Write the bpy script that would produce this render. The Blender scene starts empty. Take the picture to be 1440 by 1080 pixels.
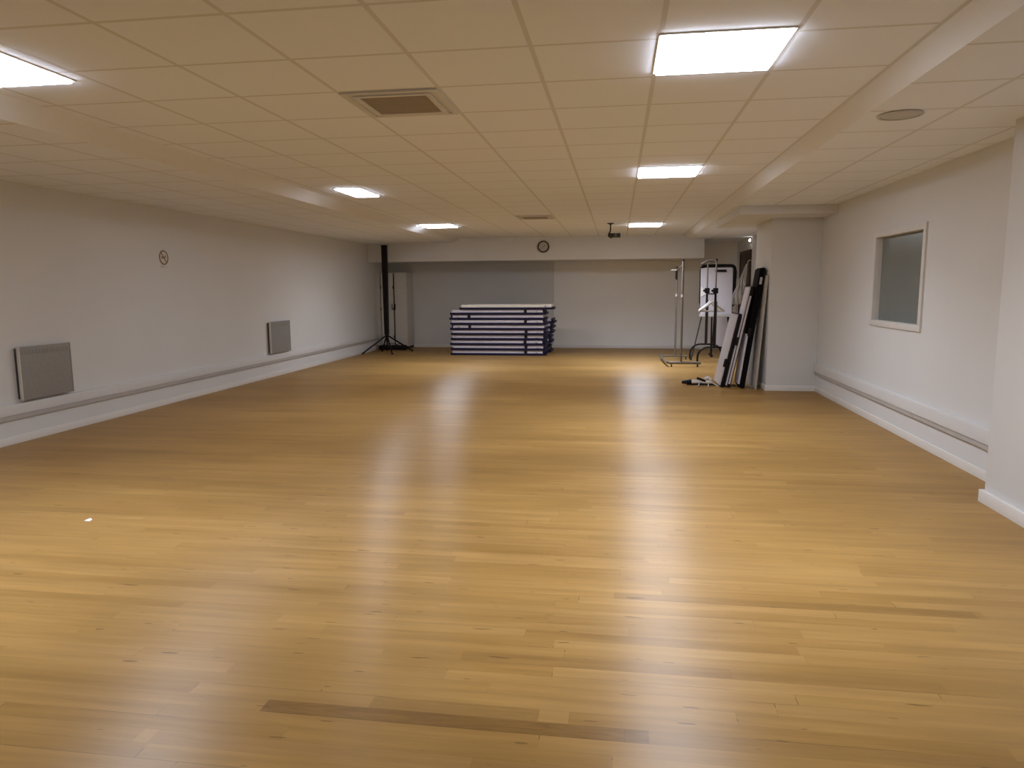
import bpy, bmesh, math, random
from mathutils import Vector, Matrix
random.seed(4)
C = bpy.context.scene.collection
PI = math.pi

# ------------------------------------------------------------------ materials
MATS = {}
def srgb(r, g, b):
    f = lambda c: c/12.92 if c <= .04045 else ((c+.055)/1.055)**2.4
    return (f(r/255), f(g/255), f(b/255), 1)

def mat(name, col, rough=.6, metal=0., spec=.5, var=.04, scale=9., bump=0.):
    if name in MATS: return MATS[name]
    m = bpy.data.materials.new(name); m.use_nodes = True
    nt = m.node_tree; b = nt.nodes['Principled BSDF']
    b.inputs['Roughness'].default_value = rough
    b.inputs['Metallic'].default_value = metal
    b.inputs['Specular IOR Level'].default_value = spec
    tc = nt.nodes.new('ShaderNodeTexCoord')
    n = nt.nodes.new('ShaderNodeTexNoise'); n.inputs['Scale'].default_value = scale; n.inputs['Detail'].default_value = 4
    nt.links.new(tc.outputs['Object'], n.inputs['Vector'])
    r = nt.nodes.new('ShaderNodeValToRGB')
    r.color_ramp.elements[0].position = .3; r.color_ramp.elements[1].position = .7
    r.color_ramp.elements[0].color = tuple(c*(1-var) for c in col[:3])+(1,)
    r.color_ramp.elements[1].color = tuple(min(1, c*(1+var)) for c in col[:3])+(1,)
    nt.links.new(n.outputs['Fac'], r.inputs['Fac']); nt.links.new(r.outputs['Color'], b.inputs['Base Color'])
    if bump:
        n2 = nt.nodes.new('ShaderNodeTexNoise'); n2.inputs['Scale'].default_value = 220; n2.inputs['Detail'].default_value = 2
        nt.links.new(tc.outputs['Object'], n2.inputs['Vector'])
        bp = nt.nodes.new('ShaderNodeBump'); bp.inputs['Strength'].default_value = bump; bp.inputs['Distance'].default_value = .002
        nt.links.new(n2.outputs['Fac'], bp.inputs['Height']); nt.links.new(bp.outputs['Normal'], b.inputs['Normal'])
    MATS[name] = m
    return m

def emit_mat(name, col, strength):
    m = bpy.data.materials.new(name); m.use_nodes = True
    nt = m.node_tree; b = nt.nodes['Principled BSDF']
    b.inputs['Base Color'].default_value = (.8, .8, .8, 1)
    b.inputs['Emission Color'].default_value = col
    b.inputs['Emission Strength'].default_value = strength
    return m

class N:
    """small node-graph helper"""
    def __init__(s, m): s.nt = m.node_tree
    def new(s, t, **kw):
        n = s.nt.nodes.new(t)
        for k, v in kw.items(): setattr(n, k, v)
        return n
    def put(s, sock, v):
        if isinstance(v, bpy.types.NodeSocket): s.nt.links.new(v, sock)
        else: sock.default_value = v
    def math(s, op, a, b=0., c=0.):
        n = s.new('ShaderNodeMath', operation=op)
        s.put(n.inputs[0], a); s.put(n.inputs[1], b); s.put(n.inputs[2], c)
        return n.outputs[0]
    def mix(s, f, a, b, mode='MIX'):
        n = s.new('ShaderNodeMix', data_type='RGBA', blend_type=mode)
        s.put(n.inputs[0], f); s.put(n.inputs[6], a); s.put(n.inputs[7], b)
        return n.outputs[2]

TILE, GX, GY = .6, .7786, 3.5141        # ceiling grid: pitch and one crossing

def ceiling_material():
    m = bpy.data.materials.new('mineral_ceiling_tiles'); m.use_nodes = True
    g = N(m); b = m.node_tree.nodes['Principled BSDF']
    tc = g.new('ShaderNodeTexCoord'); sp = g.new('ShaderNodeSeparateXYZ')
    g.put(sp.inputs[0], tc.outputs['Object'])
    def line(co, off):
        u = g.math('DIVIDE', g.math('SUBTRACT', co, off), TILE)
        d = g.math('ABSOLUTE', g.math('SUBTRACT', u, g.math('ROUND', u)))
        return g.math('LESS_THAN', d, .012/TILE), g.math('FLOOR', u)
    lx, ix = line(sp.outputs[0], GX); ly, iy = line(sp.outputs[1], GY)
    ln = g.math('MAXIMUM', lx, ly)
    cb = g.new('ShaderNodeCombineXYZ'); g.put(cb.inputs[0], ix); g.put(cb.inputs[1], iy)
    wn = g.new('ShaderNodeTexWhiteNoise', noise_dimensions='3D'); g.put(wn.inputs[0], cb.outputs[0])
    no = g.new('ShaderNodeTexNoise'); g.put(no.inputs['Vector'], tc.outputs['Object']); no.inputs['Scale'].default_value = 60
    v = g.math('ADD', g.math('MULTIPLY', wn.outputs[0], .05), g.math('MULTIPLY', no.outputs['Fac'], .05))
    base = g.mix(v, (.80, .845, .92, 1), (.69, .725, .775, 1))
    g.put(b.inputs['Base Color'], g.mix(ln, base, (.64, .65, .66, 1)))
    b.inputs['Roughness'].default_value = .85; b.inputs['Specular IOR Level'].default_value = .25
    no2 = g.new('ShaderNodeTexNoise'); g.put(no2.inputs['Vector'], tc.outputs['Object']); no2.inputs['Scale'].default_value = 160
    bp = g.new('ShaderNodeBump'); bp.inputs['Strength'].default_value = .25; bp.inputs['Distance'].default_value = .003
    g.put(bp.inputs['Height'], no2.outputs['Fac']); g.put(b.inputs['Normal'], bp.outputs[0])
    return m

def floor_material():
    m = bpy.data.materials.new('varnished_strip_flooring'); m.use_nodes = True
    g = N(m); b = m.node_tree.nodes['Principled BSDF']
    tc = g.new('ShaderNodeTexCoord'); sp = g.new('ShaderNodeSeparateXYZ')
    g.put(sp.inputs[0], tc.outputs['Object']); X, Y = sp.outputs[0], sp.outputs[1]
    W = .072
    v = g.math('DIVIDE', Y, W); row = g.math('FLOOR', v); fv = g.math('FRACT', v)
    wr = g.new('ShaderNodeTexWhiteNoise', noise_dimensions='1D'); g.put(wr.inputs['W'], row)
    L = g.math('ADD', .9, g.math('MULTIPLY', wr.outputs['Value'], .9))
    wr2 = g.new('ShaderNodeTexWhiteNoise', noise_dimensions='1D'); g.put(wr2.inputs['W'], g.math('ADD', row, 37.7))
    u = g.math('ADD', g.math('DIVIDE', X, L), g.math('MULTIPLY', wr2.outputs['Value'], 7.))
    idx = g.math('FLOOR', u); fu = g.math('FRACT', u)
    cb = g.new('ShaderNodeCombineXYZ'); g.put(cb.inputs[0], row); g.put(cb.inputs[1], idx)
    wb = g.new('ShaderNodeTexWhiteNoise', noise_dimensions='3D'); g.put(wb.inputs[0], cb.outputs[0])
    rnd = wb.outputs['Value']
    ramp = g.new('ShaderNodeValToRGB'); cr = ramp.color_ramp
    cr.elements[0].position = 0; cr.elements[0].color = FL[0]
    cr.elements[1].position = 1; cr.elements[1].color = FL[3]
    e = cr.elements.new(.18); e.color = FL[1]
    e = cr.elements.new(.6); e.color = FL[2]
    g.put(ramp.inputs[0], rnd)
    # grain, stretched along the boards
    mp = g.new('ShaderNodeMapping'); mp.inputs['Scale'].default_value = (1.6, 26, 1)
    g.put(mp.inputs[0], tc.outputs['Object'])
    off = g.new('ShaderNodeCombineXYZ'); g.put(off.inputs[2], g.math('MULTIPLY', rnd, 50.))
    va = g.new('ShaderNodeVectorMath', operation='ADD'); g.put(va.inputs[0], mp.outputs[0]); g.put(va.inputs[1], off.outputs[0])
    gn = g.new('ShaderNodeTexNoise'); gn.inputs['Scale'].default_value = 1.; gn.inputs['Detail'].default_value = 6; gn.inputs['Roughness'].default_value = .6
    g.put(gn.inputs['Vector'], va.outputs[0])
    gr = g.new('ShaderNodeValToRGB'); gr.color_ramp.elements[0].position = .3; gr.color_ramp.elements[0].color = (.82, .79, .74, 1)
    gr.color_ramp.elements[1].position = .65; gr.color_ramp.elements[1].color = (1.05, 1.04, 1.02, 1)
    g.put(gr.inputs[0], gn.outputs['Fac'])
    col = g.mix(1., ramp.outputs[0], gr.outputs[0], 'MULTIPLY')
    # wide worn patches
    pn = g.new('ShaderNodeTexNoise'); pn.inputs['Scale'].default_value = .9; pn.inputs['Detail'].default_value = 3
    mp2 = g.new('ShaderNodeMapping'); mp2.inputs['Scale'].default_value = (.6, 1.6, 1); g.put(mp2.inputs[0], tc.outputs['Object']); g.put(pn.inputs['Vector'], mp2.outputs[0])
    pr = g.new('ShaderNodeValToRGB'); pr.color_ramp.elements[0].position = .32; pr.color_ramp.elements[0].color = (.84, .82, .80, 1)
    pr.color_ramp.elements[1].position = .68; pr.color_ramp.elements[1].color = (1.08, 1.08, 1.08, 1)
    g.put(pr.inputs[0], pn.outputs['Fac'])
    col = g.mix(1., col, pr.outputs[0], 'MULTIPLY')
    # replaced darker boards, with knots
    def special(r, x0, x1, c, strength):
        nonlocal col
        mk = g.math('MULTIPLY', g.math('COMPARE', row, float(r), .1), g.math('MULTIPLY', g.math('GREATER_THAN', X, x0), g.math('LESS_THAN', X, x1)))
        kn = g.new('ShaderNodeTexNoise'); kn.inputs['Scale'].default_value = 1.; kn.inputs['Detail'].default_value = 5; kn.inputs['Distortion'].default_value = 1.5
        m3 = g.new('ShaderNodeMapping'); m3.inputs['Scale'].default_value = (5, 30, 1); g.put(m3.inputs[0], tc.outputs['Object']); g.put(kn.inputs['Vector'], m3.outputs[0])
        f = g.math('MULTIPLY', mk, g.math('MULTIPLY', g.math('ADD', kn.outputs['Fac'], .25), strength))
        col = g.mix(f, col, c)
    special(30, -1.22, .12, (.17, .088, .026, 1), .85)
    special(30, .12, 1.9, (.22, .12, .04, 1), .4)
    special(31, -.85, -.25, (.20, .11, .035, 1), .5)
    special(45, .0, 1.6, (.20, .11, .035, 1), .45)
    special(36, -.6, 1.2, (.22, .12, .04, 1), .35)
    special(27, -1.5, .4, (.24, .13, .045, 1), .35)
    # seams
    sy = g.math('LESS_THAN', fv, .028)
    sx = g.math('LESS_THAN', g.math('MULTIPLY', fu, L), .003)
    gapn = g.new('ShaderNodeTexNoise'); gapn.inputs['Scale'].default_value = .7
    m4 = g.new('ShaderNodeMapping'); m4.inputs['Scale'].default_value = (1., 14, 1); g.put(m4.inputs[0], tc.outputs['Object']); g.put(gapn.inputs['Vector'], m4.outputs[0])
    seam = g.math('MULTIPLY', g.math('MAXIMUM', sy, sx), g.math('ADD', .12, g.math('MULTIPLY', g.math('GREATER_THAN', gapn.outputs['Fac'], .6), .5)))
    col = g.mix(seam, col, (.05, .028, .01, 1))
    # short dark nicks
    nk = g.new('ShaderNodeTexNoise'); nk.inputs['Scale'].default_value = 1.; nk.inputs['Detail'].default_value = 1
    m5 = g.new('ShaderNodeMapping'); m5.inputs['Scale'].default_value = (6., 40, 1); g.put(m5.inputs[0], tc.outputs['Object']); g.put(nk.inputs['Vector'], m5.outputs[0])
    col = g.mix(g.math('MULTIPLY', g.math('GREATER_THAN', nk.outputs['Fac'], .735), .6), col, (.10, .055, .02, 1))
    g.put(b.inputs['Base Color'], col)
    rn = g.math('ADD', FLR, g.math('ADD', g.math('MULTIPLY', gn.outputs['Fac'], .10), g.math('MULTIPLY', rnd, .02)))
    g.put(b.inputs['Roughness'], rn)
    b.inputs['Specular IOR Level'].default_value = .34
    b.inputs['Anisotropic'].default_value = .88      # boards cup slightly across their width
    tg = g.new('ShaderNodeCombineXYZ'); tg.inputs[1].default_value = 1.; g.put(b.inputs['Tangent'], tg.outputs[0])
    h = g.math('ADD', g.math('MULTIPLY', gn.outputs['Fac'], .25), g.math('SUBTRACT', g.math('MULTIPLY', rnd, .3), g.math('MULTIPLY', seam, 1.)))
    bp = g.new('ShaderNodeBump'); bp.inputs['Strength'].default_value = .10; bp.inputs['Distance'].default_value = .002
    g.put(bp.inputs['Height'], h); g.put(b.inputs['Normal'], bp.outputs[0])
    return m

FL = [(.385, .226, .069, 1), (.41, .244, .077, 1), (.435, .262, .086, 1), (.465, .284, .098, 1)]
FLR = .31

WALL = mat('white_wall_paint', (.675, .685, .690, 1), .75, spec=.3, var=.015, scale=1.2, bump=.12)
PILLAR = WALL
TRIM = mat('white_gloss_trim', (.76, .75, .73, 1), .4, spec=.4, var=.01)
CEIL = ceiling_material(); FLOOR = floor_material()
SOFF = mat('white_soffit_edge', (.72, .74, .76, 1), .5, spec=.35, var=.01)
LAMP_W, SPREAD = 27.5, 138.
LIGHT = emit_mat('lit_diffuser', (.92, .97, 1.08, 1), 27.)
LAMP = emit_mat('lit_emergency_lens', (1., .97, .9, 1), 8.)
FRAME_W = mat('white_powdercoat', (.66, .65, .63, 1), .45)
RADG = mat('grey_radiator_metal', (.27, .265, .255, 1), .55, var=.05, scale=30)
RADB = mat('dark_heater_back', (.06, .055, .05, 1), .6)
RADW = mat('pale_radiator_edge', (.6, .58, .55, 1), .5)
DARK = mat('dark_plastic', (.008, .007, .008, 1), .5, spec=.2)
BLACKM = mat('black_metal', (.008, .007, .008, 1), .5, spec=.25)
CASE = mat('dark_brown_case', (.009, .005, .005, 1), .55, spec=.2)
NAVY = mat('navy_laminate', (.010, .007, .034, 1), .5, spec=.25, var=.1)
ALU = mat('pale_grey_frame', (.66, .63, .70, 1), .5, var=.05)
CREAM = mat('cream_frame', (.90, .86, .77, 1), .5, var=.04)
CAPW = mat('white_plastic_cap', (.8, .8, .8, 1), .35)
CHROME = mat('dull_chrome_tube', (.17, .145, .12, 1), .5, metal=.25, var=.06)
BLACKL = mat('black_laminate', (.006, .005, .006, 1), .85, spec=.1)
BRIGHT = mat('polished_steel', (.85, .85, .85, 1), .15, metal=1.)
BOARD = mat('white_board_face', (.60, .58, .63, 1), .35, var=.02)
PAPER = mat('white_paper', (.85, .84, .84, 1), .7)
BROWN = mat('dark_brown_door_wood', (.040, .018, .008, 1), .5, var=.2, scale=14)
GREYB = mat('pale_grey_board', (.48, .46, .44, 1), .6)
CABIN = mat('off_white_cupboard', (.62, .60, .55, 1), .5)
GLASS = mat('frosted_window_glass', (.165, .185, .175, 1), .22, spec=.5, var=.04, scale=2.)
VENTG = mat('grey_brown_grille', (.36, .32, .27, 1), .6)
VENTF = mat('ceiling_vent_frame', (.60, .61, .62, 1), .6)
PLAST = mat('grey_hanger_plastic', (.52, .50, .48, 1), .4)
SIGNB = mat('brown_sign_print', (.22, .155, .10, 1), .6, var=.2, scale=60)
SIGNW = mat('sign_backing', (.62, .60, .56, 1), .6)
CLOCKR = mat('dark_clock_rim', (.020, .010, .006, 1), .4)
CLOCKF = mat('clock_face', (.50, .47, .43, 1), .5)
RUBBER = mat('black_rubber', (.01, .01, .01, 1), .7)

def plastic_film():
    m = mat('clear_plastic_film', (.40, .375, .34, 1), .35, var=.12, scale=25)
    m.node_tree.nodes['Principled BSDF'].inputs['Alpha'].default_value = .55
    return m
FILM = plastic_film()

# ------------------------------------------------------------------ mesh helper
class MB:
    def __init__(s): s.bm = bmesh.new()
    def _add(s, verts, faces):
        vs = [s.bm.verts.new(v) for v in verts]
        for f in faces:
            try: s.bm.faces.new([vs[i] for i in f])
            except ValueError: pass
        return vs
    def box(s, x0, x1, y0, y1, z0, z1, bev=0., M=None):
        t = bmesh.new()
        bmesh.ops.create_cube(t, size=1)
        for v in t.verts:
            v.co = Vector(((x0+x1)/2+v.co.x*(x1-x0), (y0+y1)/2+v.co.y*(y1-y0), (z0+z1)/2+v.co.z*(z1-z0)))
        if bev: bmesh.ops.bevel(t, geom=t.edges[:], offset=bev, segments=2, affect='EDGES', profile=.6)
        if M: bmesh.ops.transform(t, matrix=M, verts=t.verts)
        s.join(t); return s
    def join(s, t):
        me = bpy.data.meshes.new('tmp'); t.to_mesh(me); t.free(); s.bm.from_mesh(me); bpy.data.meshes.remove(me)
    def tube(s, pts, r, n=10, r1=None, closed=False):
        pts = [Vector(p) for p in pts]; k = len(pts); rings = []
        prev = None
        for i, p in enumerate(pts):
            if closed: d = pts[(i+1) % k]-pts[i-1]
            else: d = pts[min(i+1, k-1)]-pts[max(i-1, 0)]
            d.normalize()
            if prev is None:
                a = Vector((0, 0, 1)) if abs(d.z) < .9 else Vector((1, 0, 0))
                u = d.cross(a).normalized()
            else:
                u = prev-d*prev.dot(d); u.normalize()
            prev = u; w = d.cross(u)
            rr = r if r1 is None else r+(r1-r)*i/(k-1)
            rings.append([s.bm.verts.new(p+(u*math.cos(2*PI*j/n)+w*math.sin(2*PI*j/n))*rr) for j in range(n)])
        for i in range(k if closed else k-1):
            a, b = rings[i], rings[(i+1) % k]
            for j in range(n): s.bm.faces.new((a[j], a[(j+1) % n], b[(j+1) % n], b[j]))
        if not closed:
            s.bm.faces.new(rings[0][::-1]); s.bm.faces.new(rings[-1])
        return s
    def cyl(s, c, axis, r, h, n=20):
        c = Vector(c); a = Vector(axis).normalized()
        return s.tube([c-a*h/2, c+a*h/2], r, n)
    def lathe(s, prof, M=None, n=28, closed=False):
        """profile of (radius, height) turned about z"""
        t = bmesh.new(); rings = []
        for r, z in prof: rings.append([t.verts.new((r*math.cos(2*PI*j/n), r*math.sin(2*PI*j/n), z)) for j in range(n)])
        for a, b in (zip(rings, rings[1:]+rings[:1]) if closed else zip(rings, rings[1:])):
            for j in range(n): t.faces.new((a[j], a[(j+1) % n], b[(j+1) % n], b[j]))
        if not closed: t.faces.new(rings[0][::-1]); t.faces.new(rings[-1])
        if M: bmesh.ops.transform(t, matrix=M, verts=t.verts)
        s.join(t); return s
    def prism(s, poly, y0, y1):
        """outline in xz swept along y"""
        n = len(poly)
        s._add([(x, y0, z) for x, z in poly]+[(x, y1, z) for x, z in poly],
               [tuple(range(n)), tuple(range(2*n-1, n-1, -1))]+[(i, i+n, (i+1) % n+n, (i+1) % n) for i in range(n)])
        return s
    def prism_z(s, poly, z0, z1):
        n = len(poly)
        s._add([(x, y, z0) for x, y in poly]+[(x, y, z1) for x, y in poly],
               [tuple(range(n)), tuple(range(2*n-1, n-1, -1))]+[(i, i+n, (i+1) % n+n, (i+1) % n) for i in range(n)])
        return s
    def build(s, name, m, parent=None, smooth=True):
        bmesh.ops.recalc_face_normals(s.bm, faces=s.bm.faces)
        me = bpy.data.meshes.new(name); s.bm.to_mesh(me); s.bm.free()
        me.materials.append(m)
        if smooth:
            for p in me.polygons: p.use_smooth = True
            try: me.set_sharp_from_angle(angle=math.radians(35))
            except Exception: pass
        o = bpy.data.objects.new(name, me); C.objects.link(o)
        if parent: o.parent = parent
        return o

def tag(o, label=None, cat=None, group=None, kind=None):
    for k, v in (('label', label), ('category', cat), ('group', group), ('kind', kind)):
        if v: o[k] = v
    return o
def thing(name, label, cat, loc=(0, 0, 0), rz=0., group=None):
    o = bpy.data.objects.new(name, None); C.objects.link(o)
    o.location = loc; o.rotation_euler = (0, 0, rz)
    o.empty_display_size = .1
    return tag(o, label, cat, group)
def struct(name, mb, m, parent=None):
    o = mb.build(name, m, parent)
    if not parent: tag(o, kind='structure')
    return o
def dup(root, loc, rz=0., label=None, group=None):
    r = root.copy(); C.objects.link(r); r.location = loc; r.rotation_euler = (0, 0, rz)
    if label: r['label'] = label
    if group: r['group'] = group
    for ch in list(root.children):
        c = ch.copy(); C.objects.link(c); c.parent = r
        for gch in list(ch.children):
            d = gch.copy(); C.objects.link(d); d.parent = c
    return r
def rrect(w, d, r, n=5):
    out = []
    for cx, cy, a0 in ((w/2-r, d/2-r, 0), (-w/2+r, d/2-r, 90), (-w/2+r, -d/2+r, 180), (w/2-r, -d/2+r, 270)):
        for k in range(n+1):
            a = math.radians(a0+90*k/n); out.append((cx+r*math.cos(a), cy+r*math.sin(a)))
    return out

# ------------------------------------------------------------------ the setting
XL, XR, YB, YF = -5.741, 2.752, 17.45, -3.0
HM, HS = 2.589, 2.495
NX, NY = 2.475, 5.1                        # near pillar on the right

struct('floor', MB().box(XL-.15, XR+.15, YF-.15, YB+.15, -.1, 0), FLOOR)
struct('ceiling', MB().box(XL-.15, XR+.15, YF-.15, YB+.15, HM, HM+.12), CEIL)
def soffit(name, top, bot, wall):
    s = 1 if wall > top else -1
    o = MB().prism([(top, HM-.0005), (bot, HS), (wall, HS), (wall, HM-.0005)], YF, YB).build(name, CEIL, smooth=False)
    o.data.materials.append(SOFF)
    for p in o.data.polygons:
        if p.normal.z > -.99: p.material_index = 1
    return tag(o, kind='structure')
soffit('ceiling_soffit_left', -3.53, -3.71, XL)
soffit('ceiling_soffit_right', 1.39, 1.485, XR)
struct('ceiling_bulkhead', MB().box(1.55, XR, 9.75, 11.9, 2.385, HS, .004), WALL)

struct('wall_left', MB().box(XL-.15, XL, YF, YB, 0, HM), WALL)
WALL2 = mat('lighter_white_wall', (.86, .865, .86, 1), .7, spec=.3, var=.015, scale=1.2, bump=.12)
struct('wall_back', MB().box(XL, -1.53, YB, YB+.15, 0, HM), WALL)
struct('wall_back_right', MB().box(-1.53, XR, YB, YB+.15, 0, HM), WALL2)      # this half has a lighter base colour than wall_back
struct('wall_front', MB().box(XL, XR, YF-.15, YF, 0, HM), WALL)
WY0, WY1, WZ0, WZ1 = 7.0, 8.33, 1.035, 2.03          # window opening
w = MB()
w.box(XR, XR+.15, YF, WY0, 0, HM); w.box(XR, XR+.15, WY1, YB, 0, HM)
w.box(XR, XR+.15, WY0, WY1, 0, WZ0); w.box(XR, XR+.15, WY0, WY1, WZ1, HM)
struct('wall_right', w, WALL)
struct('header_beam', MB().box(XL, 1.84, 16.07, YB, 2.08, HM-.0005, .003), WALL)
struct('pillar', MB().box(NX, XR, YF, NY, 0, HS, .004), PILLAR)
struct('pillar', MB().box(2.09, XR, 10.39, 11.5, 0, HS, .004), PILLAR)

# baseboards and cable trunking
def base(name, pts, inward=.012, h=.075):
    b = MB()
    for (x0, x1, y0, y1) in pts: b.box(x0, x1, y0, y1, 0, h, .003)
    struct(name, b, TRIM)
base('baseboard_left', [(XL, XL+.012, YF, 16.86)])
base('baseboard_back', [(XL+.012, XR, YB-.012, YB)])
base('baseboard_right', [(XR-.012, XR, NY, 10.378), (2.09, XR, 10.378, 10.39), (2.078, 2.09, 10.378, 11.5), (XR-.012, XR, 11.5, 15.5)])
base('baseboard_pillar', [(NX-.025, NX, YF, NY+.025), (NX, XR-.012, NY, NY+.025)], h=.085)
STRIP = mat('plain_grey_strip', (.46, .45, .44, 1), .6)  # plain grey for the band along the trunking's lower edge
t1 = struct('trim_1', MB().box(XL, XL+.03, YF, 16.84, .283, .385, .004), WALL)
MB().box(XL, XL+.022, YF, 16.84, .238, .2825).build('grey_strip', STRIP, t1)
t2 = struct('trim_2', MB().box(XR-.035, XR, NY, 10.38, .285, .40, .004), WALL)
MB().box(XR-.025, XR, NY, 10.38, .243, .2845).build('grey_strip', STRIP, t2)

# window in the right wall
win = MB(); d0, d1 = XR-.018, XR+.10
fw = .062
win.box(d0, d1, WY0, WY1, WZ1-fw, WZ1, .004); win.box(d0, d1, WY0, WY1, WZ0, WZ0+fw, .004)
win.box(d0, d1, WY0, WY0+fw, WZ0+fw, WZ1-fw, .004); win.box(d0, d1, WY1-fw, WY1, WZ0+fw, WZ1-fw, .004)
wo = struct('window_1', win, FRAME_W)
MB().box(XR+.055, XR+.070, WY0+fw, WY1-fw, WZ0+fw, WZ1-fw).build('window_glass', GLASS, wo)

# dark door far down the right wall
DY0, DY1 = 15.62, 16.85
do = struct('door_1', MB().box(XR-.03, XR-.001, DY0+.06, DY1-.06, .005, 2.16, .004), BROWN)
fr = MB(); fr.box(XR-.045, XR-.001, DY0, DY0+.06, 0, 2.23, .003); fr.box(XR-.045, XR-.001, DY1-.06, DY1, 0, 2.23, .003); fr.box(XR-.045, XR-.001, DY0+.06, DY1-.06, 2.16, 2.23, .003)
fr.build('door_frame', BROWN, do)
h = MB(); h.tube([(XR-.03, DY0+.13, 1.03), (XR-.075, DY0+.13, 1.03), (XR-.075, DY0+.24, 1.03)], .009); h.build('door_handle', BRIGHT, do)

# ------------------------------------------------------------------ ceiling fittings
def light(x, y, label, hw=.299, hd=.299, k=1.):
    """recessed LED panel: frame, glowing diffuser and the directed lamp behind it"""
    t = thing('ceiling_light', label, 'ceiling light', (x, y, HM-.016), 0, 'lit panel lights in the ceiling')
    f = MB(); iw, ih = hw-.015, hd-.015
    for (x0, x1, y0, y1) in ((-hw, hw, ih, hd), (-hw, hw, -hd, -ih), (-hw, -iw, -ih, ih), (iw, hw, -ih, ih)):
        f.box(x0, x1, y0, y1, .009, .0155)
    f.build('frame', FRAME_W, t)
    MB().box(-iw, iw, -ih, ih, -.003, .0150, .003).build('diffuser', LIGHT, t)
    ld = bpy.data.lights.new('led_lamp', 'AREA'); ld.shape = 'RECTANGLE'; ld.size = 2*iw-.01; ld.size_y = 2*ih-.01
    ld.energy = k*LAMP_W*(hw*hd)/.0894; ld.color = (.90, .97, 1.13); ld.spread = math.radians(SPREAD)
    lo = bpy.data.objects.new('led_lamp', ld); C.objects.link(lo); lo.parent = t; lo.location = (0, 0, -.006)
gx = lambda c: GX+(c+.5)*TILE
gy = lambda r: GY+(r+.5)*TILE
light(gx(-1)-.01, gy(0)-.07, 'lit square ceiling panel nearest on the right, largest of the right row')
light(gx(-1), gy(6)-.05, 'lit square ceiling panel second in the right row, between two others')
light(gx(-1), gy(16), 'lit square ceiling panel farthest in the right row, beside the projector', k=1.65)
light(-3.215, 3.36, 'lit square ceiling panel nearest on the left, cut by the photo edge')
light(-3.03, 8.22, 'lit narrow ceiling panel midway along the left soffit edge', .155, .36, .4)
light(-3.215, gy(15), 'lit square ceiling panel farthest along the left soffit, near the screen', k=.7)

def vent(row, label):
    t = thing('ceiling_vent', label, 'air vent', (GX-3.5*TILE, GY+(row+.5)*TILE, HM-.016))
    f = MB()
    for a, b_, z in ((.292, .255, .004), (.235, .20, 0.)):
        for (x0, x1, y0, y1) in ((-a, a, b_, a), (-a, a, -a, -b_), (-a, -b_, -b_, b_), (b_, a, -b_, b_)):
            f.box(x0, x1, y0, y1, z, .0155, .002)
    for (x0, x1, y0, y1) in ((-.255, .255, .235, .255), (-.255, .255, -.255, -.235), (-.255, -.235, -.235, .235), (.235, .255, -.235, .235)):
        f.box(x0, x1, y0, y1, .011, .0155)
    f.build('frame', VENTF, t)
    s = MB()
    for k in range(16):
        y = -.19+.38*k/15
        s.box(-.2, .2, y-.008, y+.008, .004, .010, M=None)
    s.box(-.2, .2, -.2, .2, .011, .0155)
    s.build('grille', VENTG, t)
vent(1, 'square ceiling air vent with brown grille, nearest the viewpoint')
vent(13, 'square ceiling air vent far back, left of the ceiling projector')

sp = thing('ceiling_speaker', 'faint round flush disc on the right dropped ceiling', 'speaker', (1.69, 4.82, HS-.012))
SPK = mat('speaker_cloth', (.50, .50, .50, 1), .8)
MB().lathe([(.125, .0115), (.13, .006), (.125, 0), (.108, 0), (.108, .0115)], closed=True).build('rim', SPK, sp)
MB().lathe([(.107, .0115), (.107, .004), (.05, .001), (.005, .001)]).build('grille', SPK, sp)

# projector hanging from the ceiling
pj = thing('projector', 'small dark projector hanging from ceiling pole near the clock', 'projector', (-.14, 13.0, HM))
MB().lathe([(.06, -.001), (.06, -.012), (.02, -.02), (.0135, -.03)]).build('mounting_plate', DARK, pj)
MB().tube([(0, 0, -.02), (0, 0, -.13), (-.02, 0, -.17), (-.035, 0, -.20), (-.028, 0, -.232), (0, 0, -.25), (.03, 0, -.255)], .012).build('pole', DARK, pj)
pb = MB().box(-.02, .175, -.11, .11, -.246, -.18, .012).build('body', mat('dark_projector_shell', (.035, .025, .02, 1), .5), pj)
MB().box(.1755, .186, -.10, .10, -.240, -.184, .003).build('end_panel', FRAME_W, pb)
MB().cyl((.09, -.118, -.213), (0, 1, 0), .026, .014).build('lens', GLASS, pb)

# small lit emergency lamp over the door
el = thing('emergency_wall_lamp', 'small bright emergency lamp above the brown door', 'lamp', (XR-.0005, 15.70, 2.38))
MB().box(-.028, 0, -.06, .06, 0, .08, .006).build('housing', FRAME_W, el)
MB().box(-.05, -.0285, -.045, .045, .015, .065, .005).build('lens', LAMP, el)

# clock on the header
ck = thing('wall_clock', 'round wall clock with thick dark rim on the header beam', 'clock', (-1.65, 16.069, 2.372))
RX = Matrix.Rotation(PI/2, 4, 'X')
def ring(r0, r1, d):          # rim facing -y
    return [(r1, 0), (r1, d*.6), (r1-.004, d), (r0+.004, d), (r0, d*.7), (r0, 0)]
MB().lathe(ring(.103, .132, .035), RX, 40, True).build('rim', CLOCKR, ck)
MB().lathe([(.102, .001), (.102, .012), (.002, .013)], RX, 40).build('face', CLOCKF, ck)
hd = MB(); hd.box(-.004, .004, -.0155, -.0145, -.01, .055, M=Matrix.Rotation(.9, 4, 'Y')); hd.build('hour_hand', DARK, ck)
hd = MB(); hd.box(-.003, .003, -.0175, -.0165, -.015, .082, M=Matrix.Rotation(-2.3, 4, 'Y')); hd.build('minute_hand', DARK, ck)

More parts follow.
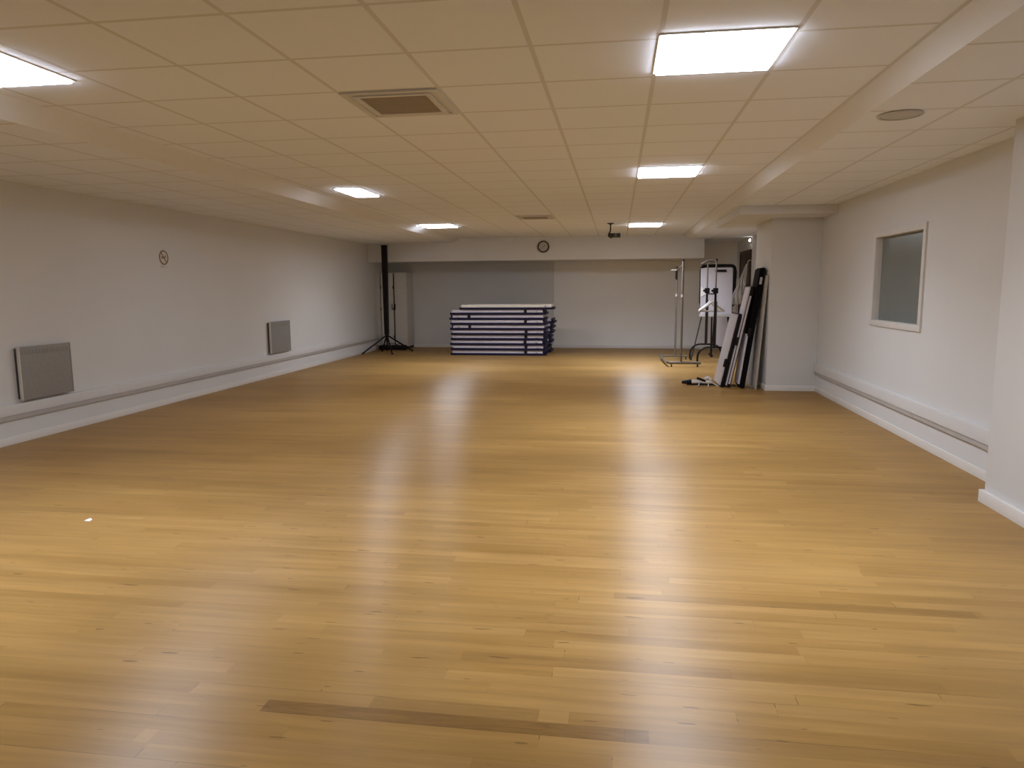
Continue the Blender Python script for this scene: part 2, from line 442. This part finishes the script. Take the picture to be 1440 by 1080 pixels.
# round prohibition sign on the left wall
sg = thing('wall_sign', 'small round brown prohibition sign above the left wall heaters', 'sign', (XL+.001, 8.48, 1.875))
MB().lathe([(.094, 0), (.094, .004), (.002, .004)], Matrix.Rotation(PI/2, 4, 'Y'), 36).build('backing', SIGNW, sg)
MB().lathe([(.092, .0045), (.092, .0065), (.076, .0065), (.076, .0045)], Matrix.Rotation(PI/2, 4, 'Y'), 36, True).build('ring', SIGNB, sg)
s_ = MB(); s_.box(.0045, .0060, -.007, .007, -.075, .075, M=Matrix.Rotation(math.radians(38), 4, 'X')); s_.build('slash', SIGNB, sg)
s_ = MB(); s_.box(.0045, .0055, -.05, .03, -.012, .012); s_.box(.0045, .0055, .028, .046, .01, .03); s_.build('pictogram', SIGNB, sg)
MB().box(0, .003, -.062, .062, -.128, -.100, .001).build('caption_plate', SIGNW, sg)

# ------------------------------------------------------------------ panel heaters
def heater(y0, y1, z0, z1, label):
    t = thing('panel_heater', label, 'heater', (XL+.001, (y0+y1)/2, z0), 0, 'electric panel heaters on the left wall')
    w_ = (y1-y0)/2; hh = z1-z0
    MB().box(0, .034, -w_+.012, w_-.02, .012, hh-.012, .003).build('back_box', RADB, t)
    MB().box(.0345, .062, -w_+.012, w_-.012, 0, hh, .006).build('front_panel', RADG, t)
    MB().box(.0345, .064, -w_, -w_+.0115, 0, hh, .003).build('end_cap', RADW, t)
    MB().box(.0345, .064, w_-.0115, w_, 0, hh, .003).build('end_cap', RADG, t)
    gr = MB()
    for k in range(14):
        a = -w_+.05+(2*w_-.1)*k/13
        gr.box(.0622, .064, a-.014, a+.014, hh-.075, hh-.03, .0005)
    gr.build('air_grille', RADG, t)
heater(6.05, 6.71, .41, .925, 'grey electric panel heater on left wall, nearest the viewpoint')
heater(11.1, 11.82, .40, .93, 'grey electric panel heater on left wall, toward the far corner')

# ------------------------------------------------------------------ cupboard in the far left corner
cu = thing('cupboard', 'tall off-white two-door cupboard in the far left corner', 'cupboard', (-5.40, 16.88, 0))
MB().box(-.32, .33, .02, .55, .06, 1.85, .004).build('body', CABIN, cu)
MB().box(-.31, .32, .04, .54, 0, .06).build('plinth', DARK, cu)
for a, b_, hx, gx in ((-.32, -.008, -.30, -.045), (.022, .33, .30, .035)):
    d = MB().box(a, b_, 0, .0195, .07, 1.85, .004).build('door', CABIN, cu)
    MB().box(gx-.008, gx+.008, -.018, -.0005, .95, 1.1, .003).build('handle', DARK, d)
    for z in (.3, .98, 1.5): MB().cyl((-.012 if a > 0 else -.322, -.006, z), (0, 0, 1), .008, .07).build('hinge', DARK, d)
MB().box(-.004, .018, .004, .0195, .07, 1.84).build('centre_post', DARK, cu)

# ------------------------------------------------------------------ tripod projection screen
ts = thing('tripod_screen', 'tall dark closed projection screen on splayed tripod legs by the cupboard', 'projection screen', (-5.24, 15.8, 0))
MB().prism_z([(-.045, -.045), (.045, -.045), (.045, .045), (-.045, .045)], .42, .43)
cs = MB(); cs.prism([(-.042, .42), (.042, .42), (.060, 2.42), (-.060, 2.42)], -.05, .05); cs.build('case', CASE, ts)
MB().box(-.066, .066, -.056, .056, 2.4205, 2.445, .006).build('end_cap', CASE, ts)
MB().tube([(0, 0, .05), (0, 0, .42)], .02).build('tube', CASE, ts)
MB().cyl((0, 0, .385), (0, 0, 1), .045, .06).build('hub', CASE, ts)
for dx, dy in ((-.45, -.39), (.47, .42), (.27, -.47), (-.24, .34)):
    L_ = MB().tube([(dx*.08, dy*.08, .38), (dx, dy, .018)], .018, 8).build('leg', CASE, ts)
    MB().cyl((dx, dy, .016), (0, 0, 1), .022, .03, 12).build('rubber_foot', RUBBER, L_)
    MB().tube([(dx*.04, dy*.04, .12), (dx*.52, dy*.52, .20)], .007, 6).build('brace', CASE, L_)

bg = thing('carry_bag', 'flat black carry bag lying on the floor behind the screen legs', 'bag', (-5.36, 16.62, 0))
bb = MB().box(-.34, .34, -.1, .1, 0, .115, .04).build('body', CASE, bg)
MB().tube([(-.12, -.075, .10), (-.10, -.085, .15), (0, -.085, .165), (.10, -.085, .15), (.12, -.075, .10)], .008, 8).build('handle', DARK, bg)

# ------------------------------------------------------------------ stacked folding tables
TP = .111
ORD = ['lowest', 'second from bottom', 'third from bottom', 'fourth from bottom', 'fifth from bottom', 'sixth from bottom', 'seventh from bottom', 'second below the top', 'just below the top', 'topmost']
def make_table(frame_mat, L=2.13, D=.70, latch=True):
    t = thing('folding_table', 'x', 'table')
    MB().prism_z(rrect(L, D, .05), .0015, .046).build('tabletop', NAVY, t)
    a, b_ = L/2-.045, D/2-.03
    f = MB()
    xe = a-.03 if latch else a
    f.box(-a, xe, -b_, -b_+.03, .0465, .106, .003); f.box(-a, xe, b_-.03, b_, .0465, .106, .003)
    f.box(-a, -a+.03, -b_+.03, b_-.03, .0465, .106, .003); f.box(xe-.03, xe, -b_+.03, b_-.03, .0465, .106, .003)
    f.build('apron', frame_mat, t)
    if latch: MB().box(a-.028, a+.004, -b_-.003, b_+.003, .0465, .108, .004).build('end_trim', NAVY, t)
    for s in (-1, 1):
        lg = MB(); x0, x1 = (s*.20, s*.86)
        lg.tube([(x0, -.26, .08), (x1, -.26, .08), (x1, .26, .08), (x0, .26, .08)], .014, 8)
        lg.build('leg', ALU, t)
    if latch:
        for s in (-1, 1):
            l = MB(); y = s*(b_+.012)
            l.box(.585, .645, y-.014, y+.014, .036, .107, .004)
            l.build('latch', DARK, t)
    for s in (-1, 1):
        c = MB(); y = s*(b_+.010); c.box(.845, .885, y-.010, y+.012, .055, .088, .003); c.build('foot_cap', PLAST, t)
    return t
proto = make_table(ALU)
flip = {7, 5}
G1, G2 = 'folding tables in the front stack', 'folding tables in the rear stack'
SX, SY = -2.585, 15.71
jit = [0, .01, -.01, .005, .012, -.006, .0, -.02, -.005]
for k in range(9):
    rz = (PI if k in (8-1, 8-3) else 0)+random.uniform(-.004, .004)
    loc = (SX+jit[k], SY+random.uniform(-.006, .006), k*TP)
    lab = 'navy folding table with pale grey frame, %s in the front stack' % ORD[k]
    if k == 0:
        proto.location = loc; proto.rotation_euler = (0, 0, rz); proto['label'] = lab; proto['group'] = G1
    else: dup(proto, loc, rz, lab, G1)
top = make_table(CREAM, L=2.07, latch=False)
top.location = (SX+.185-.005, SY+.0, 9*TP); top.rotation_euler = (0, 0, .006)
top['label'] = 'folding table with cream white frame, topmost in the front stack'; top['group'] = G1
REAR = ['lowest', 'second from bottom', 'third from bottom', 'fourth from bottom', 'third from top', 'second from top', 'topmost']
for k in range(7):
    dup(proto, (SX+.03+[.0, -.03, .02, .0, .05, .06, .08][k], 16.50+random.uniform(-.01, .01), k*TP), random.uniform(-.01, .01)-.0,
        'navy folding table, %s in the lower rear stack' % REAR[k], G2)

# ------------------------------------------------------------------ garment racks, right rear corner
def caster(mb, x, y, r=.03):
    mb.cyl((x, y, r), (1, 0, 0), r, .022, 16)
def chrome_rack():
    t = thing('garment_rack', 'slim chrome garment rack with wheeled base, left of the whiteboard', 'garment rack', (1.17, 13.4, 0))
    for y, top_ in ((0, 1.93), (1.38, 1.84)):
        u = MB().tube([(0, y, .06), (0, y, top_)], .020, 12).build('upright', CHROME, t)
        MB().cyl((0, y, top_+.012), (0, 0, 1), .02, .03).build('end_knob', DARK, u)
        MB().cyl((0, y, 1.30), (0, 0, 1), .027, .05).build('collar', PLAST, u)
    MB().tube([(0, .01, 1.86), (0, 1.37, 1.80)], .013).build('top_rail', CHROME, t)
    MB().tube([(-.12, 1.36, 1.80), (.0, 1.36, 1.80)], .012).build('rail_end', FRAME_W, t)
    b_ = MB(); b_.tube([(-.22, 0, .075), (.36, 0, .075)], .026, 12); b_.build('front_foot', CHROME, t)
    MB().tube([(-.24, 0, .075), (-.265, .5, .072), (-.29, 1.38, .075), (-.30, 1.42, .10)], .022, 10).build('base_rail', CHROME, t)
    MB().tube([(-.27, 1.38, .075), (.25, 1.38, .075)], .017, 10).build('rear_foot', CHROME, t)
    for x, y in ((-.17, -.01), (.30, -.01), (-.24, 1.38), (.22, 1.38)):
        c = MB(); caster(c, x, y, .027); c.build('caster', RUBBER, t)
    clip = MB().box(-.03, .0, 1.33, 1.37, 1.62, 1.78, .004).build('clip', DARK, t)
    return t
chrome_rack()

def arch(mb, y, x0, x1, r=.018):
    pts = []
    hgt, rr = .36, .19
    pts.append((x0, y, .07))
    for k in range(7):
        a = PI-k*PI/12; pts.append((x0+rr+rr*math.cos(a), y, hgt-rr+rr*math.sin(a)))
    for k in range(7):
        a = PI/2-k*PI/12; pts.append((x1-rr+rr*math.cos(a), y, hgt-rr+rr*math.sin(a)))
    pts.append((x1, y, .07))
    mb.tube(pts, r, 10)
rk = thing('garment_rack', 'black garment rack with arched tube feet and chrome upper poles', 'garment rack', (1.76, 13.45, 0))
for y, dx in ((0, 0.), (.75, -.06)):
    a = MB(); arch(a, y, -.29+dx, .30+dx); a = a.build('arched_foot', BLACKM, rk)
    for x in (-.29+dx, .30+dx):
        c = MB(); caster(c, x, y, .034); c.build('caster', BRIGHT if x < 0 else RUBBER, a)
    MB().tube([(dx, y, .36), (dx, y, 1.40)], .021, 12).build('lower_pole', BLACKM, rk)
    MB().tube([(dx, y, 1.40), (dx, y, 1.93-.03*(y > 0))], .015, 12).build('upper_pole', CHROME, rk)
    cl = MB().box(-.045+dx, .045+dx, y-.03, y+.03, 1.34, 1.44, .012).build('clamp', DARK, rk)
    MB().cyl((-.06+dx, y-.01, 1.39), (1, 0, 0), .02, .03, 12).build('clamp_knob', DARK, cl)
    MB().tube([(.028+dx, y, .36), (.028+dx, y, 1.2)], .009, 8).build('brace_pole', CHROME, rk)
MB().tube([(0, 0, 1.93), (-.06, .75, 1.90)], .016, 12).build('top_rail', CHROME, rk)
MB().tube([(-.25, .1, 1.87), (-.13, .1, 1.93), (0, .1, 1.925), (.03, .1, 1.925)], .026, 10).build('rail_arm', CHROME, rk)
MB().tube([(0, .0, 1.33), (-.06, .75, 1.33)], .012, 10).build('lower_rail', BLACKM, rk)
MB().cyl((0, 0, 1.95), (0, 0, 1), .02, .03).build('end_knob', DARK, rk)

# hangers on the lower rail
def hanger(name, label, loc, rz, m, w_=.23):
    t = thing(name, label, 'hanger', loc, rz, 'clothes hangers on the black rack')
    MB().tube([(0, 0, -.16), (0, 0, -.08), (0, 0, -.03), (.018, 0, -.003), (.03, 0, .002), (.04, 0, -.010), (.045, 0, -.028)], .004, 8).build('hook', BRIGHT, t)
    MB().tube([(-w_, 0, -.33), (-w_*.5, 0, -.255), (0, 0, -.16), (w_*.5, 0, -.255), (w_, 0, -.33)], .020, 8).build('shoulder', m, t)
    MB().tube([(-w_, 0, -.335), (w_, 0, -.335)], .013, 8).build('trouser_bar', m, t)
hanger('clothes_hanger', 'grey plastic hanger on the black garment rack, facing forward', (1.725, 13.60, 1.350), 0, PLAST)
hanger('clothes_hanger', 'white plastic hanger behind the grey one, turned sideways', (1.71, 13.86, 1.350), .35, CAPW, .21)

# flip chart easel
fc = thing('flip_chart', 'white flip chart easel with black paper clamp on splayed legs', 'flip chart', (1.95, 14.85, 0))
T = Matrix.Translation((0, 0, .86)) @ Matrix.Rotation(math.radians(-6), 4, 'X')
bd = MB().box(-.30, .32, -.012, .012, .03, .98, .006, M=T).build('board', BOARD, fc)
MB().box(-.306, -.301, -.016, .016, .02, .98, .002, M=T).build('frame_edge', DARK, fc)
MB().box(-.02, .20, -.035, -.0135, .90, .945, .005, M=T).build('paper_clamp', DARK, fc)
MB().box(-.32, .30, -.075, -.0135, .0, .055, .006, M=T).build('pen_tray', GREYB, fc)
sh = MB(); sh._add([T @ Vector(p) for p in ((-.295, -.014, .62), (-.30, -.014, .40), (-.17, -.05, .47), (-.295, -.0165, .62), (-.30, -.0165, .40), (-.17, -.053, .47))],
    [(0, 1, 2), (5, 4, 3), (0, 3, 4, 1), (1, 4, 5, 2), (2, 5, 3, 0)]); sh.build('paper_corner', PAPER, fc)
for tx, bx, by, tz in ((-.26, -.47, -.22, .88), (.24, .36, -.22, .88), (.0, .0, .44, 1.2)):
    lg = MB().tube([(tx, .03, tz), (bx, by, .015)], .012, 8).build('leg', BLACKM, fc)
    MB().cyl((bx, by, .012), (0, 0, 1), .016, .022, 10).build('foot_cap', RUBBER, lg)

# black framed whiteboard behind it
wb = thing('whiteboard', 'small whiteboard with thick black rounded frame behind the flip chart', 'whiteboard', (2.09, 15.68, 0))
RXm = Matrix.Translation((0, 0, 1.48)) @ Matrix.Rotation(PI/2, 4, 'X')
f = MB(); f.tube([RXm @ Vector((x, y, 0)) for x, y in rrect(.68, .84, .08, 6)], .036, 10, closed=True); f.build('frame', DARK, wb)
p_ = MB(); p_.prism_z(rrect(.64, .80, .06, 5), -.01, .01); bmesh.ops.transform(p_.bm, matrix=RXm, verts=p_.bm.verts); p_.build('panel', BOARD, wb)
MB().box(-.06, .27, -.012, .012, .16, 1.02, .004).build('lower_panel', BOARD, wb)
for x in (-.10, .30):
    lg = MB(); lg.tube([(x, 0, .03), (x, 0, 1.03)], .016, 8); lg = lg.build('leg', DARK, wb)
    MB().box(x-.025, x+.025, -.22, .22, 0, .03, .006).build('foot', DARK, lg)
MB().box(.315, .375, -.055, -.037, 1.62, 1.80, .01).build('corner_clip', DARK, wb)
tb = MB(); tb.prism([(.06, 1.0), (.285, 1.0), (.285, .70), (.235, .70), (.22, .90), (.06, .93)], -.03, -.013); tb.build('bracket', DARK, wb)

# plastic garment cover hanging by the door
gb = thing('garment_cover', 'crumpled clear plastic garment cover hanging beside the brown door', 'garment cover', (2.50, 14.6, 1.92))
cv = MB(); rows = []
for i in range(13):
    s = i/12; z = -.02-s*.78; half = .03+.20*min(1, s*1.25)
    rows.append([cv.bm.verts.new(((j/20-1)*half-.05*s if j < 20 else ((40-j)/20-1+0)*half-.05*s,
        (.022*math.sin(j*.9+i*.9)*s+.018+.02*s) * (1 if j < 20 else -1) + .015*math.sin(i*1.7), z+.012*math.sin(j*.8)*s)) for j in range(40)])
for i in range(12):
    for j in range(40):
        cv.bm.faces.new((rows[i][j], rows[i][(j+1) % 40], rows[i+1][(j+1) % 40], rows[i+1][j]))
cv.build('film', FILM, gb)
MB().tube([(0, 0, -.03), (0, 0, .02), (.02, 0, .05), (.235, .01, .05)], .005, 8).build('hook', BRIGHT, gb)
ins = MB(); ins.tube([(-.05, 0, -.50), (-.07, .0, -.62), (-.06, .0, -.74)], .02, 8); ins.tube([(.01, 0, -.42), (-.01, .0, -.70)], .016, 8); ins.build('contents', CASE, gb)

# ------------------------------------------------------------------ boards leaning on the pillar
def lean(name, label, cat, x_bot, x_top, ztop, y0, y1, th, face, edge, latch=None, frame_m=None, group='boards leaning on the pillar'):
    """a slab standing on its end; local x = through, y = width, z = length, tilted about y"""
    ang = math.atan2(x_top-x_bot, ztop); Ln = ztop/math.cos(ang)
    t = thing(name, label, cat, (x_bot, (y0+y1)/2, 0), 0, group)
    lift = th*math.sin(ang)
    M = Matrix.Translation((0, 0, lift)) @ Matrix.Rotation(ang, 4, 'Y')
    w_ = (y1-y0)/2
    b_ = MB(); b_.box(th*.3, th, -w_, w_, 0, Ln, .006, M=M); b_.build('tabletop', edge, t)
    f_ = MB(); f_.box(0, th*.295, -w_+.01, w_-.012, .02, Ln-.02, .004, M=M); f_.build('face_panel', face, t)
    if frame_m:
        e = MB(); e.box(th*.42, th*.80, -w_-.012, -w_-.0005, .05, Ln-.14, .003, M=M); e.build('edge_rail', frame_m, t)
    for z in (latch or []):
        c = MB(); c.box(-.02, th*.4, -w_-.03, -w_-.0005, z, z+.12, .008, M=M); c.build('latch', DARK, t)
    return t
lean('folding_table', 'white-faced board with black edge, shortest of those leaning by the pillar', 'table', 1.484, 1.712, 1.07, 10.66, 11.30, .060, BOARD, DARK, [.30])
lean('folding_table', 'slim black folding table with pale rail leaning between two other boards', 'table', 1.575, 1.868, 1.46, 10.66, 11.02, .070, ALU, DARK, [.62], ALU)
t3 = lean('folding_table', 'long all-black folding table, tallest of those leaning by the pillar', 'table', 1.76, 1.99, 1.72, 10.58, 10.98, .072, BLACKL, BLACKL, [.75], None)
A3 = math.atan2(.23, 1.72); M3 = Matrix.Translation((0, 0, .072*math.sin(A3))) @ Matrix.Rotation(A3, 4, 'Y')
MB().box(-.026, -.001, -.18, .17, .05, .78, .004, M=M3).build('apron', ALU, t3)
MB().box(.018, .052, -.208, -.2005, 1.50, 1.60, .003, M=M3).build('handle', PLAST, t3)
lean('board', 'pale grey board leaning flattest against the white pillar', 'board', 1.955, 2.060, 1.62, 10.46, 11.2, .022, GREYB, GREYB)

# ------------------------------------------------------------------ folded stand on the floor
js = thing('folded_stand', 'white and black folded stand lying on floor before the leaning boards', 'stand', (1.24, 10.86, 0), math.radians(-6))
MB().tube([(-.13, 0, .055), (0, 0, .06), (.16, .02, .05)], .030, 12, r1=.022).build('body', CAPW, js)
MB().tube([(-.27, -.02, .045), (-.20, -.01, .05), (-.131, 0, .055)], .022, 12, r1=.04).build('head', DARK, js)
MB().tube([(-.05, -.05, .115), (.01, -.03, .095), (.07, .0, .065)], .017, 8).build('strap', DARK, js)
MB().tube([(.06, .03, .10), (.12, .04, .115), (.15, .03, .08)], .024, 10).build('knob', CAPW, js)
for a, b_ in (((-.01, -.02, .04), (-.03, -.16, .008)), ((.12, .0, .04), (.11, -.22, .008)), ((.16, .02, .045), (.26, -.10, .008))):
    MB().tube([a, b_], .008, 8).build('leg', PLAST, js)
MB().tube([(-.20, .03, .016), (.22, .03, .016)], .014, 8).build('rail', DARK, js)

# scrap of paper on the open floor
sc_ = MB(); sc_._add([(-.022, -.014, .001), (.02, -.018, .001), (.024, .006, .004), (.0, .02, .009), (-.02, .01, .003), (0, 0, .008)],
    [(0, 1, 5), (1, 2, 5), (2, 3, 5), (3, 4, 5), (4, 0, 5), (4, 3, 2, 1, 0)])
so = sc_.build('paper_scrap', PAPER); so.location = (-3.34, 3.97, 0)
tag(so, 'tiny white paper scrap alone on the open wooden floor', 'paper')

# ------------------------------------------------------------------ camera, world, view
cam = bpy.data.cameras.new('camera'); co = bpy.data.objects.new('camera', cam); C.objects.link(co)
yaw, pit, roll = .1469, .1336, -.0064
fwd = Vector((-math.sin(yaw)*math.cos(pit), math.cos(yaw)*math.cos(pit), -math.sin(pit)))
r_ = Vector((math.cos(yaw), math.sin(yaw), 0)); u_ = r_.cross(fwd)
cR, sR = math.cos(roll), math.sin(roll)
right = r_*cR+u_*sR; up = -r_*sR+u_*cR
co.matrix_world = Matrix(((right.x, up.x, -fwd.x, 0), (right.y, up.y, -fwd.y, 0), (right.z, up.z, -fwd.z, 1.4588), (0, 0, 0, 1)))
cam.sensor_width = 36; cam.lens = 1001.855/1440*36; cam.clip_start = .05
sc = bpy.context.scene
sc.camera = co
wd = bpy.data.worlds.new('world'); sc.world = wd; wd.use_nodes = True
wd.node_tree.nodes['Background'].inputs[0].default_value = (.02, .02, .02, 1)
vs = sc.view_settings
vs.view_transform = 'Standard'; vs.look = 'None'; vs.gamma = 1; vs.use_curve_mapping = False
vs.exposure = .03
sc.cycles.max_bounces = 16; sc.cycles.diffuse_bounces = 10
sc.cycles.use_denoising = True
